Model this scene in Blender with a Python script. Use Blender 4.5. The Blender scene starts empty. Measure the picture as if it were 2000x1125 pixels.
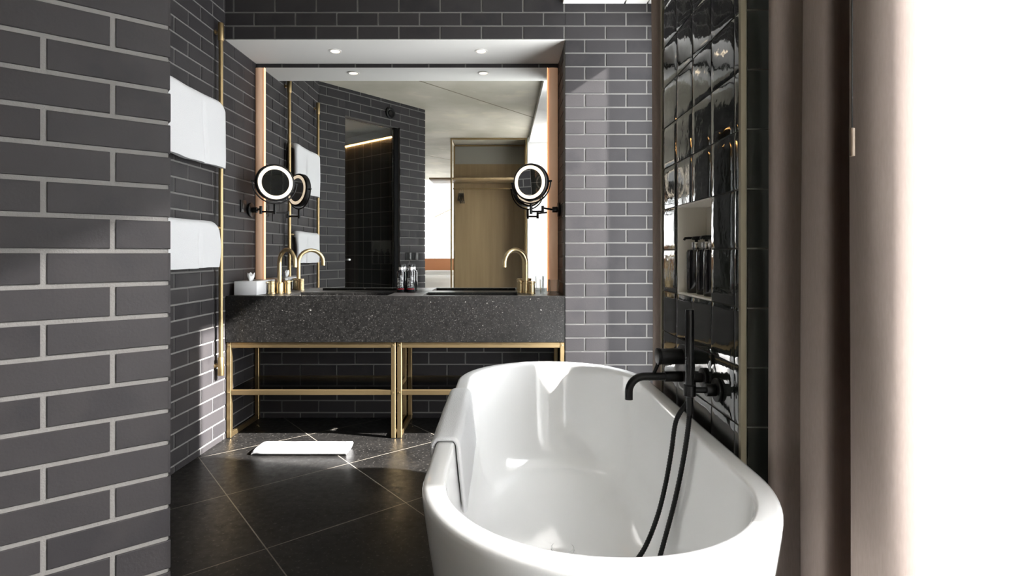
import bpy, bmesh, math, random
from mathutils import Vector, Matrix, noise
random.seed(7)
C = bpy.context.scene.collection
SC = bpy.context.scene

# ------------------------------------------------------------------ camera, world, sun, exposure
EYE = 1.12
cam_d = bpy.data.cameras.new('camera')
cam = bpy.data.objects.new('camera', cam_d); C.objects.link(cam)
cam.location = (0, 0, EYE); cam.rotation_euler = (math.pi / 2, 0, 0)
cam_d.sensor_width = 36.0; cam_d.sensor_fit = 'HORIZONTAL'
cam_d.lens = 36.0 * 1070 / 2000
cam_d.shift_x = (1000 - 980) / 2000
cam_d.shift_y = (495 - 562.5) / 2000
cam_d.clip_start = 0.02
SC.camera = cam

w = bpy.data.worlds.new('world'); SC.world = w; w.use_nodes = True
bg = w.node_tree.nodes['Background']
bg.inputs[0].default_value = (0.95, 0.98, 1.0, 1); bg.inputs[1].default_value = 7.5

SUN = Vector((1, -0.25, 0.676)).normalized()
sd = bpy.data.lights.new('sun', 'SUN'); sd.energy = 30; sd.angle = math.radians(1.2); sd.color = (1, 0.97, 0.94)
so = bpy.data.objects.new('sun', sd); C.objects.link(so)
so.rotation_euler = SUN.to_track_quat('Z', 'Y').to_euler(); so.location = (4, -1, 4)

def portal(name, loc, sy, sz, rot):
    d = bpy.data.lights.new(name, 'AREA'); d.shape = 'RECTANGLE'; d.size = sy; d.size_y = sz
    d.cycles.is_portal = True
    o = bpy.data.objects.new(name, d); C.objects.link(o); o.location = loc; o.rotation_euler = rot
portal('window_portal', (1.06, 2.71, 1.3), 2.5, 1.05, (0, math.pi / 2, 0))
portal('window_portal', (1.06, 0.2, 1.3), 2.5, 2.5, (0, math.pi / 2, 0))
portal('window_portal', (-1.6, -4.3, 1.3), 2.4, 2.5, (math.pi / 2, 0, 0))

SC.view_settings.view_transform = 'Standard'
SC.view_settings.look = 'None'
SC.view_settings.gamma = 1.0
SC.view_settings.use_curve_mapping = False
SC.view_settings.exposure = 0.75
cy = SC.cycles
cy.max_bounces = 10; cy.diffuse_bounces = 5; cy.glossy_bounces = 6; cy.transmission_bounces = 8
cy.transparent_max_bounces = 16
cy.caustics_reflective = False; cy.caustics_refractive = False
cy.sample_clamp_indirect = 4.0
cy.use_denoising = True

# ------------------------------------------------------------------ node helpers and materials
def new_mat(name):
    m = bpy.data.materials.new(name); m.use_nodes = True
    nt = m.node_tree; b = nt.nodes['Principled BSDF']
    return m, nt, b

def pbr(name, col, rough=0.5, metal=0.0, spec=0.5, bump=None, emit=None, coat=0.0):
    m, nt, b = new_mat(name)
    b.inputs['Base Color'].default_value = (*col, 1)
    b.inputs['Roughness'].default_value = rough
    b.inputs['Metallic'].default_value = metal
    b.inputs['Specular IOR Level'].default_value = spec
    b.inputs['Coat Weight'].default_value = coat
    if emit:
        b.inputs['Emission Color'].default_value = (*emit[0], 1); b.inputs['Emission Strength'].default_value = emit[1]
    if bump:
        sc, st, dist = bump
        n = nt.nodes.new('ShaderNodeTexNoise'); n.inputs['Scale'].default_value = sc; n.inputs['Detail'].default_value = 4
        g = nt.nodes.new('ShaderNodeNewGeometry')
        nt.links.new(g.outputs['Position'], n.inputs['Vector'])
        bp = nt.nodes.new('ShaderNodeBump'); bp.inputs['Strength'].default_value = st; bp.inputs['Distance'].default_value = dist
        nt.links.new(n.outputs[0], bp.inputs['Height']); nt.links.new(bp.outputs[0], b.inputs['Normal'])
    return m

def math_node(nt, op, a, b=None, c=None):
    n = nt.nodes.new('ShaderNodeMath'); n.operation = op
    for i, v in enumerate((a, b, c)):
        if v is None: continue
        if isinstance(v, (int, float)): n.inputs[i].default_value = v
        else: nt.links.new(v, n.inputs[i])
    return n.outputs[0]

def dot_pos(nt, axis, origin):
    g = nt.nodes.new('ShaderNodeNewGeometry')
    s = nt.nodes.new('ShaderNodeVectorMath'); s.operation = 'SUBTRACT'
    nt.links.new(g.outputs['Position'], s.inputs[0]); s.inputs[1].default_value = origin
    d = nt.nodes.new('ShaderNodeVectorMath'); d.operation = 'DOT_PRODUCT'
    nt.links.new(s.outputs[0], d.inputs[0]); d.inputs[1].default_value = axis
    return d.outputs['Value']

def line_mask(nt, u, pitch, half):            # 1 on a joint line every pitch
    f = math_node(nt, 'FRACT', math_node(nt, 'ADD', math_node(nt, 'DIVIDE', u, pitch), 0.5))
    d = math_node(nt, 'MULTIPLY', math_node(nt, 'ABSOLUTE', math_node(nt, 'SUBTRACT', f, 0.5)), pitch)
    return math_node(nt, 'LESS_THAN', d, half)

def mixc(nt, fac, a, b):
    n = nt.nodes.new('ShaderNodeMix'); n.data_type = 'RGBA'
    for i, v in ((0, fac), (6, a), (7, b)):
        if isinstance(v, (int, float)): n.inputs[i].default_value = v
        elif isinstance(v, tuple): n.inputs[i].default_value = (*v, 1)
        else: nt.links.new(v, n.inputs[i])
    return n.outputs[2]

def noise_fac(nt, scale, detail=4, lo=0.4, hi=0.6, vec_scale=None):
    g = nt.nodes.new('ShaderNodeNewGeometry')
    n = nt.nodes.new('ShaderNodeTexNoise'); n.inputs['Scale'].default_value = scale; n.inputs['Detail'].default_value = detail
    src = g.outputs['Position']
    if vec_scale:
        v = nt.nodes.new('ShaderNodeVectorMath'); v.operation = 'MULTIPLY'; v.inputs[1].default_value = vec_scale
        nt.links.new(src, v.inputs[0]); src = v.outputs[0]
    nt.links.new(src, n.inputs['Vector'])
    r = nt.nodes.new('ShaderNodeMapRange'); r.inputs[1].default_value = lo; r.inputs[2].default_value = hi
    nt.links.new(n.outputs[0], r.inputs[0])
    return r.outputs[0]

A = Vector((0.770, 0.638, 0)); B = Vector((-0.638, 0.770, 0))     # the two directions of floor grid and slanted walls

def mat_brick():
    m, nt, b = new_mat('charcoal_brick')
    g = nt.nodes.new('ShaderNodeNewGeometry')
    c = mixc(nt, g.outputs['Random Per Island'], (0.023, 0.0217, 0.0235), (0.036, 0.0335, 0.035))
    c2 = mixc(nt, noise_fac(nt, 9, 5), c, (0.0325, 0.0302, 0.0315))
    nt.links.new(c2, b.inputs['Base Color'])
    b.inputs['Roughness'].default_value = 0.52
    b.inputs['Specular IOR Level'].default_value = 0.16
    n = nt.nodes.new('ShaderNodeTexNoise'); n.inputs['Scale'].default_value = 160; n.inputs['Detail'].default_value = 5
    nt.links.new(g.outputs['Position'], n.inputs['Vector'])
    bp = nt.nodes.new('ShaderNodeBump'); bp.inputs['Strength'].default_value = 0.18; bp.inputs['Distance'].default_value = 0.002
    nt.links.new(n.outputs[0], bp.inputs['Height']); nt.links.new(bp.outputs[0], b.inputs['Normal'])
    return m
BRICK = mat_brick()
MORTAR = pbr('grey_mortar', (0.155, 0.150, 0.143), 0.9, bump=(220, 0.5, 0.003))
PLASTER = pbr('white_plaster', (0.80, 0.80, 0.79), 0.7)
SOFFIT = pbr('soffit_paint', (0.80, 0.785, 0.75), 0.6)
WHITE_PANEL = pbr('white_panel', (0.80, 0.78, 0.75), 0.4)
BRASS = pbr('brushed_brass', (0.36, 0.265, 0.14), 0.42, 1.0)
BRONZE = pbr('dull_bronze', (0.24, 0.21, 0.145), 0.5, 0.7)
BRASS2 = pbr('polished_brass', (0.60, 0.47, 0.27), 0.30, 1.0)
BLACK = pbr('matt_black_metal', (0.004, 0.004, 0.0042), 0.36, spec=0.25)
BLACK_PLASTIC = pbr('black_plastic', (0.008, 0.008, 0.0085), 0.3, spec=0.3)
CHROME = pbr('satin_steel', (0.75, 0.75, 0.76), 0.2, 1.0)
ACRYLIC = pbr('white_acrylic', (0.86, 0.86, 0.855), 0.09, spec=0.55, coat=0.3)
TOWEL = pbr('white_terry', (0.66, 0.66, 0.665), 0.95, spec=0.1, bump=(420, 0.6, 0.004))
LINEN = pbr('white_linen', (0.85, 0.84, 0.83), 0.9, spec=0.1, bump=(6, 0.4, 0.03))
MIRROR = pbr('mirror_silver', (0.90, 0.91, 0.90), 0.0, 1.0)
PAPER = pbr('white_lacquer', (0.84, 0.84, 0.85), 0.35)
TISSUE = pbr('tissue_paper', (0.9, 0.9, 0.9), 0.9)
BEIGE_NICHE = pbr('beige_niche', (0.80, 0.76, 0.68), 0.45)
GROUT = pbr('grey_grout', (0.16, 0.155, 0.13), 0.8)
RED = pbr('red_print', (0.6, 0.02, 0.04), 0.4)
WPRINT = pbr('white_print', (0.8, 0.8, 0.8), 0.5)
ORANGE = pbr('tan_leather', (0.62, 0.27, 0.13), 0.5)
BOTTLE = pbr('black_bottle', (0.012, 0.012, 0.014), 0.12, coat=0.4)
RINGLIGHT = pbr('ring_light', (1, 0.9, 0.75), 0.4, emit=((1.0, 0.83, 0.62), 0.44))
STRIP = pbr('warm_strip', (0.72, 0.50, 0.36), 0.6, emit=((1.0, 0.55, 0.30), 0.06))
EDGE_LED = pbr('edge_light', (1, .8, .6), 0.5, emit=((1.0, 0.52, 0.24), 0.9))
LED = pbr('warm_led', (1, 0.7, 0.4), 0.5, emit=((1.0, 0.50, 0.17), 24.0))
LAMP = pbr('lamp_lens', (1, 0.9, 0.8), 0.5, emit=((1.0, 0.80, 0.55), 2.5))

def mat_tile():
    m, nt, b = new_mat('glazed_tile')
    g = nt.nodes.new('ShaderNodeNewGeometry')
    c = mixc(nt, g.outputs['Random Per Island'], (0.010, 0.012, 0.011), (0.028, 0.030, 0.026))
    nt.links.new(c, b.inputs['Base Color'])
    b.inputs['Roughness'].default_value = 0.05; b.inputs['Specular IOR Level'].default_value = 0.75
    b.inputs['Coat Weight'].default_value = 0.4; b.inputs['Coat Roughness'].default_value = 0.03
    n = nt.nodes.new('ShaderNodeTexNoise'); n.inputs['Scale'].default_value = 26; n.inputs['Detail'].default_value = 2
    nt.links.new(g.outputs['Position'], n.inputs['Vector'])
    bp = nt.nodes.new('ShaderNodeBump'); bp.inputs['Strength'].default_value = 0.25; bp.inputs['Distance'].default_value = 0.003
    nt.links.new(n.outputs[0], bp.inputs['Height']); nt.links.new(bp.outputs[0], b.inputs['Normal'])
    return m
TILE = mat_tile()

def mat_floor():
    m, nt, b = new_mat('basalt_floor')
    o = (-1.659, 3.003, 0)
    u = dot_pos(nt, tuple(A), o); v = dot_pos(nt, tuple(B), o)
    j = math_node(nt, 'MAXIMUM', line_mask(nt, u, 0.6, 0.0022), line_mask(nt, v, 0.6, 0.0022))
    c = mixc(nt, noise_fac(nt, 7, 6, 0.35, 0.65), (0.006, 0.0057, 0.0055), (0.012, 0.0112, 0.0105))
    c = mixc(nt, noise_fac(nt, 75, 4, 0.60, 0.68), c, (0.055, 0.051, 0.046))
    c = mixc(nt, j, c, (0.20, 0.18, 0.15))
    nt.links.new(c, b.inputs['Base Color'])
    r = nt.nodes.new('ShaderNodeMapRange'); b.inputs['Specular IOR Level'].default_value = 0.32; r.inputs[3].default_value = 0.30; r.inputs[4].default_value = 0.46
    nt.links.new(noise_fac(nt, 30, 4, 0.3, 0.7), r.inputs[0]); nt.links.new(r.outputs[0], b.inputs['Roughness'])
    return m
FLOOR = mat_floor()

def mat_stone():
    m, nt, b = new_mat('speckled_stone')
    c = mixc(nt, noise_fac(nt, 60, 6, 0.35, 0.65), (0.0045, 0.0043, 0.0041), (0.011, 0.0105, 0.010))
    c = mixc(nt, noise_fac(nt, 150, 2, 0.60, 0.70), c, (0.05, 0.048, 0.045))
    c = mixc(nt, noise_fac(nt, 48, 2, 0.70, 0.76), c, (0.17, 0.165, 0.155))
    nt.links.new(c, b.inputs['Base Color']); b.inputs['Roughness'].default_value = 0.36; b.inputs['Specular IOR Level'].default_value = 0.35
    return m
STONE = mat_stone()

def mat_concrete():
    m, nt, b = new_mat('concrete_ceiling')
    u = dot_pos(nt, tuple(A), (0, 0, 0))
    j = line_mask(nt, math_node(nt, 'SUBTRACT', u, 0.954), 2.785, 0.009)
    c = mixc(nt, noise_fac(nt, 1.6, 6, 0.35, 0.65), (0.40, 0.375, 0.30), (0.54, 0.51, 0.43))
    c = mixc(nt, noise_fac(nt, 3.0, 3, 0.58, 0.75), c, (0.60, 0.56, 0.44))
    c = mixc(nt, j, c, (0.17, 0.15, 0.10))
    nt.links.new(c, b.inputs['Base Color']); b.inputs['Roughness'].default_value = 0.75
    return m
CONCRETE = mat_concrete()

def mat_oak():
    m, nt, b = new_mat('oak_veneer')
    c = mixc(nt, noise_fac(nt, 14, 5, 0.3, 0.7, (1, 1, 0.06)), (0.26, 0.185, 0.095), (0.33, 0.24, 0.13))
    nt.links.new(c, b.inputs['Base Color']); b.inputs['Roughness'].default_value = 0.45
    return m
OAK = mat_oak()

def mat_shower_tile():
    m, nt, b = new_mat('shower_tile')
    g = nt.nodes.new('ShaderNodeNewGeometry')
    u = dot_pos(nt, tuple(A), (-0.842, 1.393, 0)); v = dot_pos(nt, tuple(B), (-0.842, 1.393, 0)); z = dot_pos(nt, (0, 0, 1), (0, 0, 0))
    sel = math_node(nt, 'GREATER_THAN', math_node(nt, 'ABSOLUTE', None), 0.7)
    dn = nt.nodes.new('ShaderNodeVectorMath'); dn.operation = 'DOT_PRODUCT'; dn.inputs[1].default_value = tuple(A)
    nt.links.new(g.outputs['Normal'], dn.inputs[0])
    nt.links.new(dn.outputs['Value'], sel.node.inputs[0].links[0].from_node.inputs[0])
    lu = math_node(nt, 'MULTIPLY', line_mask(nt, u, 0.157, 0.003), math_node(nt, 'SUBTRACT', 1.0, sel))
    lv = math_node(nt, 'MULTIPLY', line_mask(nt, v, 0.157, 0.003), sel)
    j = math_node(nt, 'MAXIMUM', math_node(nt, 'MAXIMUM', lu, lv), line_mask(nt, z, 0.157, 0.003))
    c = mixc(nt, j, (0.07, 0.07, 0.067), (0.30, 0.28, 0.26))
    nt.links.new(c, b.inputs['Base Color']); b.inputs['Roughness'].default_value = 0.15
    return m
SHOWER_TILE = mat_shower_tile()

def mat_cloth(name, col, transl, transp=0.0):
    m, nt, b = new_mat(name)
    out = nt.nodes['Material Output']
    nt.nodes.remove(b)
    g = nt.nodes.new('ShaderNodeNewGeometry')
    wv = nt.nodes.new('ShaderNodeTexNoise'); wv.inputs['Scale'].default_value = 300
    vm = nt.nodes.new('ShaderNodeVectorMath'); vm.operation = 'MULTIPLY'; vm.inputs[1].default_value = (1, 1, 0.15)
    nt.links.new(g.outputs['Position'], vm.inputs[0]); nt.links.new(vm.outputs[0], wv.inputs['Vector'])
    c = mixc(nt, wv.outputs[0], tuple(x * 0.88 for x in col), tuple(min(1, x * 1.12) for x in col))
    d = nt.nodes.new('ShaderNodeBsdfDiffuse'); t = nt.nodes.new('ShaderNodeBsdfTranslucent')
    nt.links.new(c, d.inputs[0]); nt.links.new(c, t.inputs[0])
    mx = nt.nodes.new('ShaderNodeMixShader'); mx.inputs[0].default_value = transl
    nt.links.new(d.outputs[0], mx.inputs[1]); nt.links.new(t.outputs[0], mx.inputs[2])
    res = mx.outputs[0]
    if transp > 0:
        tr = nt.nodes.new('ShaderNodeBsdfTransparent')
        m2 = nt.nodes.new('ShaderNodeMixShader'); m2.inputs[0].default_value = transp
        nt.links.new(res, m2.inputs[1]); nt.links.new(tr.outputs[0], m2.inputs[2]); res = m2.outputs[0]
    nt.links.new(res, out.inputs[0])
    return m
CURTAIN = mat_cloth('taupe_curtain', (0.30, 0.247, 0.222), 0.07)
SHEER = mat_cloth('white_sheer', (0.92, 0.92, 0.92), 0.34, 0.12)

def mat_pane(name, tint=(1, 1, 1), refl=1.0):      # thin pane: clear with fresnel reflection
    m, nt, b = new_mat(name)
    out = nt.nodes['Material Output']; nt.nodes.remove(b)
    f = nt.nodes.new('ShaderNodeFresnel'); f.inputs[0].default_value = 1.5
    t = nt.nodes.new('ShaderNodeBsdfTransparent'); t.inputs[0].default_value = (*tint, 1)
    g = nt.nodes.new('ShaderNodeBsdfGlossy'); g.inputs['Roughness'].default_value = 0.0
    mx = nt.nodes.new('ShaderNodeMixShader')
    nt.links.new(math_node(nt, 'MULTIPLY', f.outputs[0], refl), mx.inputs[0])
    nt.links.new(t.outputs[0], mx.inputs[1]); nt.links.new(g.outputs[0], mx.inputs[2])
    nt.links.new(mx.outputs[0], out.inputs[0])
    return m
PANE = mat_pane('window_pane', (1, 1, 1), 0.12)
SMOKE = mat_pane('smoked_glass', (0.80, 0.82, 0.82))
GLASSWARE = mat_pane('clear_glass', (0.97, 0.98, 0.98), 0.4)

# ------------------------------------------------------------------ mesh helpers
class MB:
    def __init__(s): s.bm = bmesh.new()
    def _merge(s, t, mi=0, M=None):
        if M is not None: bmesh.ops.transform(t, matrix=M, verts=t.verts)
        mp = {v: s.bm.verts.new(v.co) for v in t.verts}
        for f in t.faces:
            try:
                nf = s.bm.faces.new([mp[v] for v in f.verts]); nf.material_index = mi
            except ValueError: pass
        t.free(); return s
    def box(s, x0, x1, y0, y1, z0, z1, bev=0.0, mi=0, M=None, seg=2):
        t = bmesh.new()
        bmesh.ops.create_cube(t, size=1)
        for v in t.verts:
            v.co = Vector(((x0 + x1) / 2 + v.co.x * (x1 - x0), (y0 + y1) / 2 + v.co.y * (y1 - y0), (z0 + z1) / 2 + v.co.z * (z1 - z0)))
        if bev > 0: bmesh.ops.bevel(t, geom=t.edges[:], offset=bev, segments=seg, profile=0.5, affect='EDGES')
        return s._merge(t, mi, M)
    def lathe(s, prof, base=(0, 0, 0), axis=(0, 0, 1), seg=32, mi=0, caps=True):
        q = Vector((0, 0, 1)).rotation_difference(Vector(axis).normalized())
        base = Vector(base); rings = []
        for r, h in prof:
            if r < 1e-6: rings.append([s.bm.verts.new(base + q @ Vector((0, 0, h)))])
            else: rings.append([s.bm.verts.new(base + q @ Vector((r * math.cos(2 * math.pi * i / seg), r * math.sin(2 * math.pi * i / seg), h))) for i in range(seg)])
        for a, b in zip(rings, rings[1:]):
            for i in range(seg):
                j = (i + 1) % seg
                if len(a) == 1 and len(b) == 1: continue
                if len(a) == 1: vs = [a[0], b[j], b[i]]
                elif len(b) == 1: vs = [a[i], a[j], b[0]]
                else: vs = [a[i], a[j], b[j], b[i]]
                f = s.bm.faces.new(vs); f.material_index = mi
        if caps:
            for rg, rev in ((rings[0], True), (rings[-1], False)):
                if len(rg) > 1:
                    f = s.bm.faces.new(rg[::-1] if rev else rg); f.material_index = mi
        return s
    def cyl(s, p0, p1, r, r1=None, seg=24, bev=0.0, mi=0):
        p0 = Vector(p0); p1 = Vector(p1); L = (p1 - p0).length; r1 = r if r1 is None else r1
        prof = [(r, 0), (r1, L)] if bev <= 0 else [(r - bev, 0), (r - bev * .3, bev * .3), (r, bev), (r1, L - bev), (r1 - bev * .3, L - bev * .3), (r1 - bev, L)]
        return s.lathe(prof, p0, p1 - p0, seg, mi)
    def tube(s, pts, r, seg=14, mi=0, ridge=0.0):
        pts = [Vector(p) for p in pts]
        n = len(pts); rings = []; up = None
        for i, p in enumerate(pts):
            d = (pts[min(i + 1, n - 1)] - pts[max(i - 1, 0)]).normalized()
            if up is None:
                up = d.orthogonal().normalized()
            else:
                up = (up - d * up.dot(d)).normalized()
            sd_ = d.cross(up); rr = r + (ridge if i % 2 else 0)
            rings.append([s.bm.verts.new(p + (up * math.cos(2 * math.pi * k / seg) + sd_ * math.sin(2 * math.pi * k / seg)) * rr) for k in range(seg)])
        for a, b in zip(rings, rings[1:]):
            for k in range(seg):
                f = s.bm.faces.new([a[k], a[(k + 1) % seg], b[(k + 1) % seg], b[k]]); f.material_index = mi
        for rg in (rings[0][::-1], rings[-1]):
            f = s.bm.faces.new(rg); f.material_index = mi
        return s
    def quad(s, *ps, mi=0):
        f = s.bm.faces.new([s.bm.verts.new(p) for p in ps]); f.material_index = mi; return s
    def grid(s, fn, nu, nv, mi=0, closed_u=False):
        vs = [[s.bm.verts.new(fn(i / (nu - (0 if closed_u else 1)), j / (nv - 1))) for j in range(nv)] for i in range(nu)]
        for i in range(nu if closed_u else nu - 1):
            a, b = vs[i], vs[(i + 1) % nu]
            for j in range(nv - 1):
                f = s.bm.faces.new([a[j], b[j], b[j + 1], a[j + 1]]); f.material_index = mi
        return vs
    def build(s, name, mats, parent=None, smooth=True, angle=35, fix=True):
        if not isinstance(mats, (list, tuple)): mats = [mats]
        if fix: bmesh.ops.recalc_face_normals(s.bm, faces=s.bm.faces)
        off = Vector((0, 0, 0)); p = parent
        while p is not None: off += p.location; p = p.parent
        if off.length > 0: bmesh.ops.translate(s.bm, vec=-off, verts=s.bm.verts)
        me = bpy.data.meshes.new(name); s.bm.to_mesh(me); s.bm.free()
        for m in mats: me.materials.append(m)
        if smooth:
            me.polygons.foreach_set('use_smooth', [True] * len(me.polygons))
            me.set_sharp_from_angle(angle=math.radians(angle))
        o = bpy.data.objects.new(name, me); C.objects.link(o)
        if parent: o.parent = parent
        return o

def tag(o, label, cat, group=None, kind=None):
    o['label'] = label; o['category'] = cat
    if group: o['group'] = group
    if kind: o['kind'] = kind
    return o
def thing(name, loc, label, cat, group=None):
    o = bpy.data.objects.new(name, None); C.objects.link(o); o.location = loc; o.empty_display_size = 0.1
    return tag(o, label, cat, group)
def struct(o, label=None, cat=None):
    o['kind'] = 'structure'
    if label: o['label'] = label
    if cat: o['category'] = cat
    return o
def spline(pts, n=12):
    pts = [Vector(p) for p in pts]; out = []
    for i in range(len(pts) - 1):
        p0 = pts[max(i - 1, 0)]; p1 = pts[i]; p2 = pts[i + 1]; p3 = pts[min(i + 2, len(pts) - 1)]
        for k in range(n):
            t = k / n
            out.append(0.5 * ((2 * p1) + (p2 - p0) * t + (2 * p0 - 5 * p1 + 4 * p2 - p3) * t * t + (3 * p1 - p0 - 3 * p2 + p3) * t ** 3))
    out.append(pts[-1]); return out

# ------------------------------------------------------------------ brick walls
CRS, BRL, JT = 0.082, 0.25, 0.0095
def brick_wall(name, origin, d, n, regions, phase_u, phase_z, crs=CRS, thick=0.10, raise_=0.004, joint=JT, label=None, core=0.0):
    """bricks in their own plane: u along d from origin, z up, n the outward normal"""
    origin = Vector(origin); d = Vector(d).normalized(); n = Vector(n).normalized()
    mb = MB(); bm = mb.bm
    P = lambda u, z, h: origin + d * u + Vector((0, 0, z)) + n * h
    for (u0, u1, z0, z1) in regions:
        uc = u0 + (core if u0 < .01 else 0)
        c = [P(uc, z0, -raise_), P(u1, z0, -raise_), P(u1, z1, -raise_), P(uc, z1, -raise_)]
        k = [P(uc, z0, -thick), P(u1, z0, -thick), P(u1, z1, -thick), P(uc, z1, -thick)]
        vs = [bm.verts.new(p) for p in c + k]
        for f in ((0, 1, 2, 3), (7, 6, 5, 4), (0, 4, 5, 1), (1, 5, 6, 2), (2, 6, 7, 3), (3, 7, 4, 0)):
            ff = bm.faces.new([vs[i] for i in f]); ff.material_index = 1
        r0 = math.floor((z0 - phase_z) / crs) - 1; r1 = math.ceil((z1 - phase_z) / crs) + 1
        for r in range(r0, r1):
            za = max(phase_z + r * crs + joint / 2, z0); zb = min(phase_z + (r + 1) * crs - joint / 2, z1)
            if zb - za < 0.006: continue
            pu = phase_u[r % 2]
            k0 = math.floor((u0 - pu) / BRL) - 1; k1 = math.ceil((u1 - pu) / BRL) + 1
            for q in range(k0, k1):
                ua = max(pu + q * BRL + joint / 2, u0); ub = min(pu + (q + 1) * BRL - joint / 2, u1)
                if ub - ua < 0.006: continue
                e = 0.0013; h = random.uniform(-0.0006, 0.0006); tl = random.uniform(-.0006, .0006)
                lo = [bm.verts.new(P(u, z, -raise_ - .001)) for u, z in ((ua, za), (ub, za), (ub, zb), (ua, zb))]
                mid = [bm.verts.new(P(u, z, h - e)) for u, z in ((ua, za), (ub, za), (ub, zb), (ua, zb))]
                hi = [bm.verts.new(P(u, z, h + (tl if i in (0, 3) else -tl))) for i, (u, z) in enumerate(((ua + e, za + e), (ub - e, za + e), (ub - e, zb - e), (ua + e, zb - e)))]
                for i in range(4):
                    j = (i + 1) % 4
                    bm.faces.new([lo[i], lo[j], mid[j], mid[i]]); bm.faces.new([mid[i], mid[j], hi[j], hi[i]])
                bm.faces.new(hi)
    o = mb.build(name, [BRICK, MORTAR], smooth=False)
    return struct(o, label, 'wall')

YB, YN, XL, XN, ZC, ZS = 3.313, 3.73, -1.672, 0.384, 2.70, 2.414
XW = 0.95                                    # window line
# wall facing the camera: above the recess and to its right
brick_wall('wall_back', (0, YB, 0), (1, 0, 0), (0, -1, 0),
           [(XL, XN, ZS + .001, ZC), (XN, XW + .1, 0, ZC)], {0: 0.378, 1: 0.503}, ZS, label='charcoal brick wall around the vanity recess')
brick_wall('wall_recess', (0, YN, 0), (1, 0, 0), (0, -1, 0),
           [(XL - .1, XN + .1, 0, ZS + .1)], {0: 0.378, 1: 0.503}, ZS, label='dark brick wall at the back of the vanity recess')
brick_wall('wall_recess_side', (XN, YB, 0), (0, 1, 0), (-1, 0, 0),
           [(0.095, YN - YB, 0, ZS)], {0: 0.0, 1: 0.125}, ZS, label='narrow brick cheek at the right of the recess')
# left wall
brick_wall('wall_left', (XL, 0, 0), (0, 1, 0), (1, 0, 0), [(2.395, YN, 0, ZC)], {0: 0.05, 1: 0.175}, ZS, label='brick wall behind the towel rail')
# slanted foreground wall and its return (shower wall)
E = Vector((-0.842, 1.393, 0))
brick_wall('wall_front', E, -A, -B, [(0, 2.0, 0, ZC)], {1: 0.248, 0: 0.120}, 1.126, crs=0.081, thick=0.11, joint=0.0115, core=.007, label='slanted charcoal brick wall close to the camera')
brick_wall('wall_shower', E, B, A, [(.0006, .353, 0, ZC), (.353, 1.025, 2.44, ZC), (1.025, 1.30, 0, ZC)], {1: 0.10, 0: 0.225}, 1.126, crs=0.081, thick=0.10, core=.007, label='brick wall with the shower doorway')

# ------------------------------------------------------------------ other structure
struct(MB().box(-8.2, XW + .1, -4.4, 3.9, -0.1, 0.0).build('floor', FLOOR), 'dark stone tile floor laid on the diagonal', 'floor')
struct(MB().box(-8.2, XW + .1, -4.4, 3.9, ZC, ZC + .1).build('ceiling', CONCRETE), 'raw concrete ceiling', 'ceiling')
mb = MB()
for x0, x1 in ((0.37, 0.738), (0.748, 0.875), (0.885, XW)): mb.box(x0, x1, -0.02, YB - .001, 2.63, 2.699)
struct(mb.build('trim_1', WHITE_PANEL), 'white lowered ceiling strip with two curtain slots', 'ceiling')
struct(MB().box(XL, XN + .003, YB + .0045, YN, ZS - .002, ZS + .03).build('trim_2', SOFFIT), 'white soffit over the vanity recess', 'soffit')
# window wall: frame pieces around two openings
mb = MB()
mb.box(XW, XW + .1, -4.4, YB + .1, 2.54, ZC); mb.box(XW, XW + .1, 3.263, YB + .1, 0, 2.54)
mb.box(XW, XW + .1, 1.44, 2.157, 0, 2.54); mb.box(XW, XW + .1, -4.4, -1.0, 0, 2.54)
struct(mb.build('wall_right', PLASTER), 'window wall', 'wall')
for i, (y0, y1) in enumerate(((2.157, 3.263), (-1.0, 1.44))):
    mb = MB()
    mb.box(XW + .01, XW + .07, y0, y1, 0, .05); mb.box(XW + .01, XW + .07, y0, y1, 2.50, 2.54)
    mb.box(XW + .01, XW + .07, y0, y0 + .03, .05, 2.50); mb.box(XW + .01, XW + .07, y1 - .03, y1, .05, 2.50)
    wf = struct(mb.build('window_%d' % (i + 1), BLACK), 'floor length window', 'window')
    MB().box(XW + .036, XW + .042, y0 + .03, y1 - .03, .05, 2.50).build('glass_pane', PANE, wf, smooth=False)
# bedroom end
mb = MB()
mb.box(-8.2, -2.6, -4.5, -4.4, 0, ZC); mb.box(-0.5, XW, -4.5, -4.4, 0, ZC); mb.box(-2.6, -.5, -4.5, -4.4, 2.55, ZC)
struct(mb.build('wall_bedroom', PLASTER), 'white wall at the far end of the bedroom', 'wall')
mb = MB(); Q = E - A * 2.0
t = bmesh.new()
M = Matrix.Translation(Q) @ Matrix(((-A.x, B.x, 0, 0), (-A.y, B.y, 0, 0), (0, 0, 1, 0), (0, 0, 0, 1)))
mb.box(0, 7.4, 0.004, .11, 0, ZC, M=M)
struct(mb.build('wall_bedroom_side', PLASTER), 'white slanted bedroom wall', 'wall')
struct(MB().box(.352, XW, -.60, -.04, 0, ZC).build('wall_partition', PLASTER), 'white partition beside the open wardrobe', 'wall')

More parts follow.
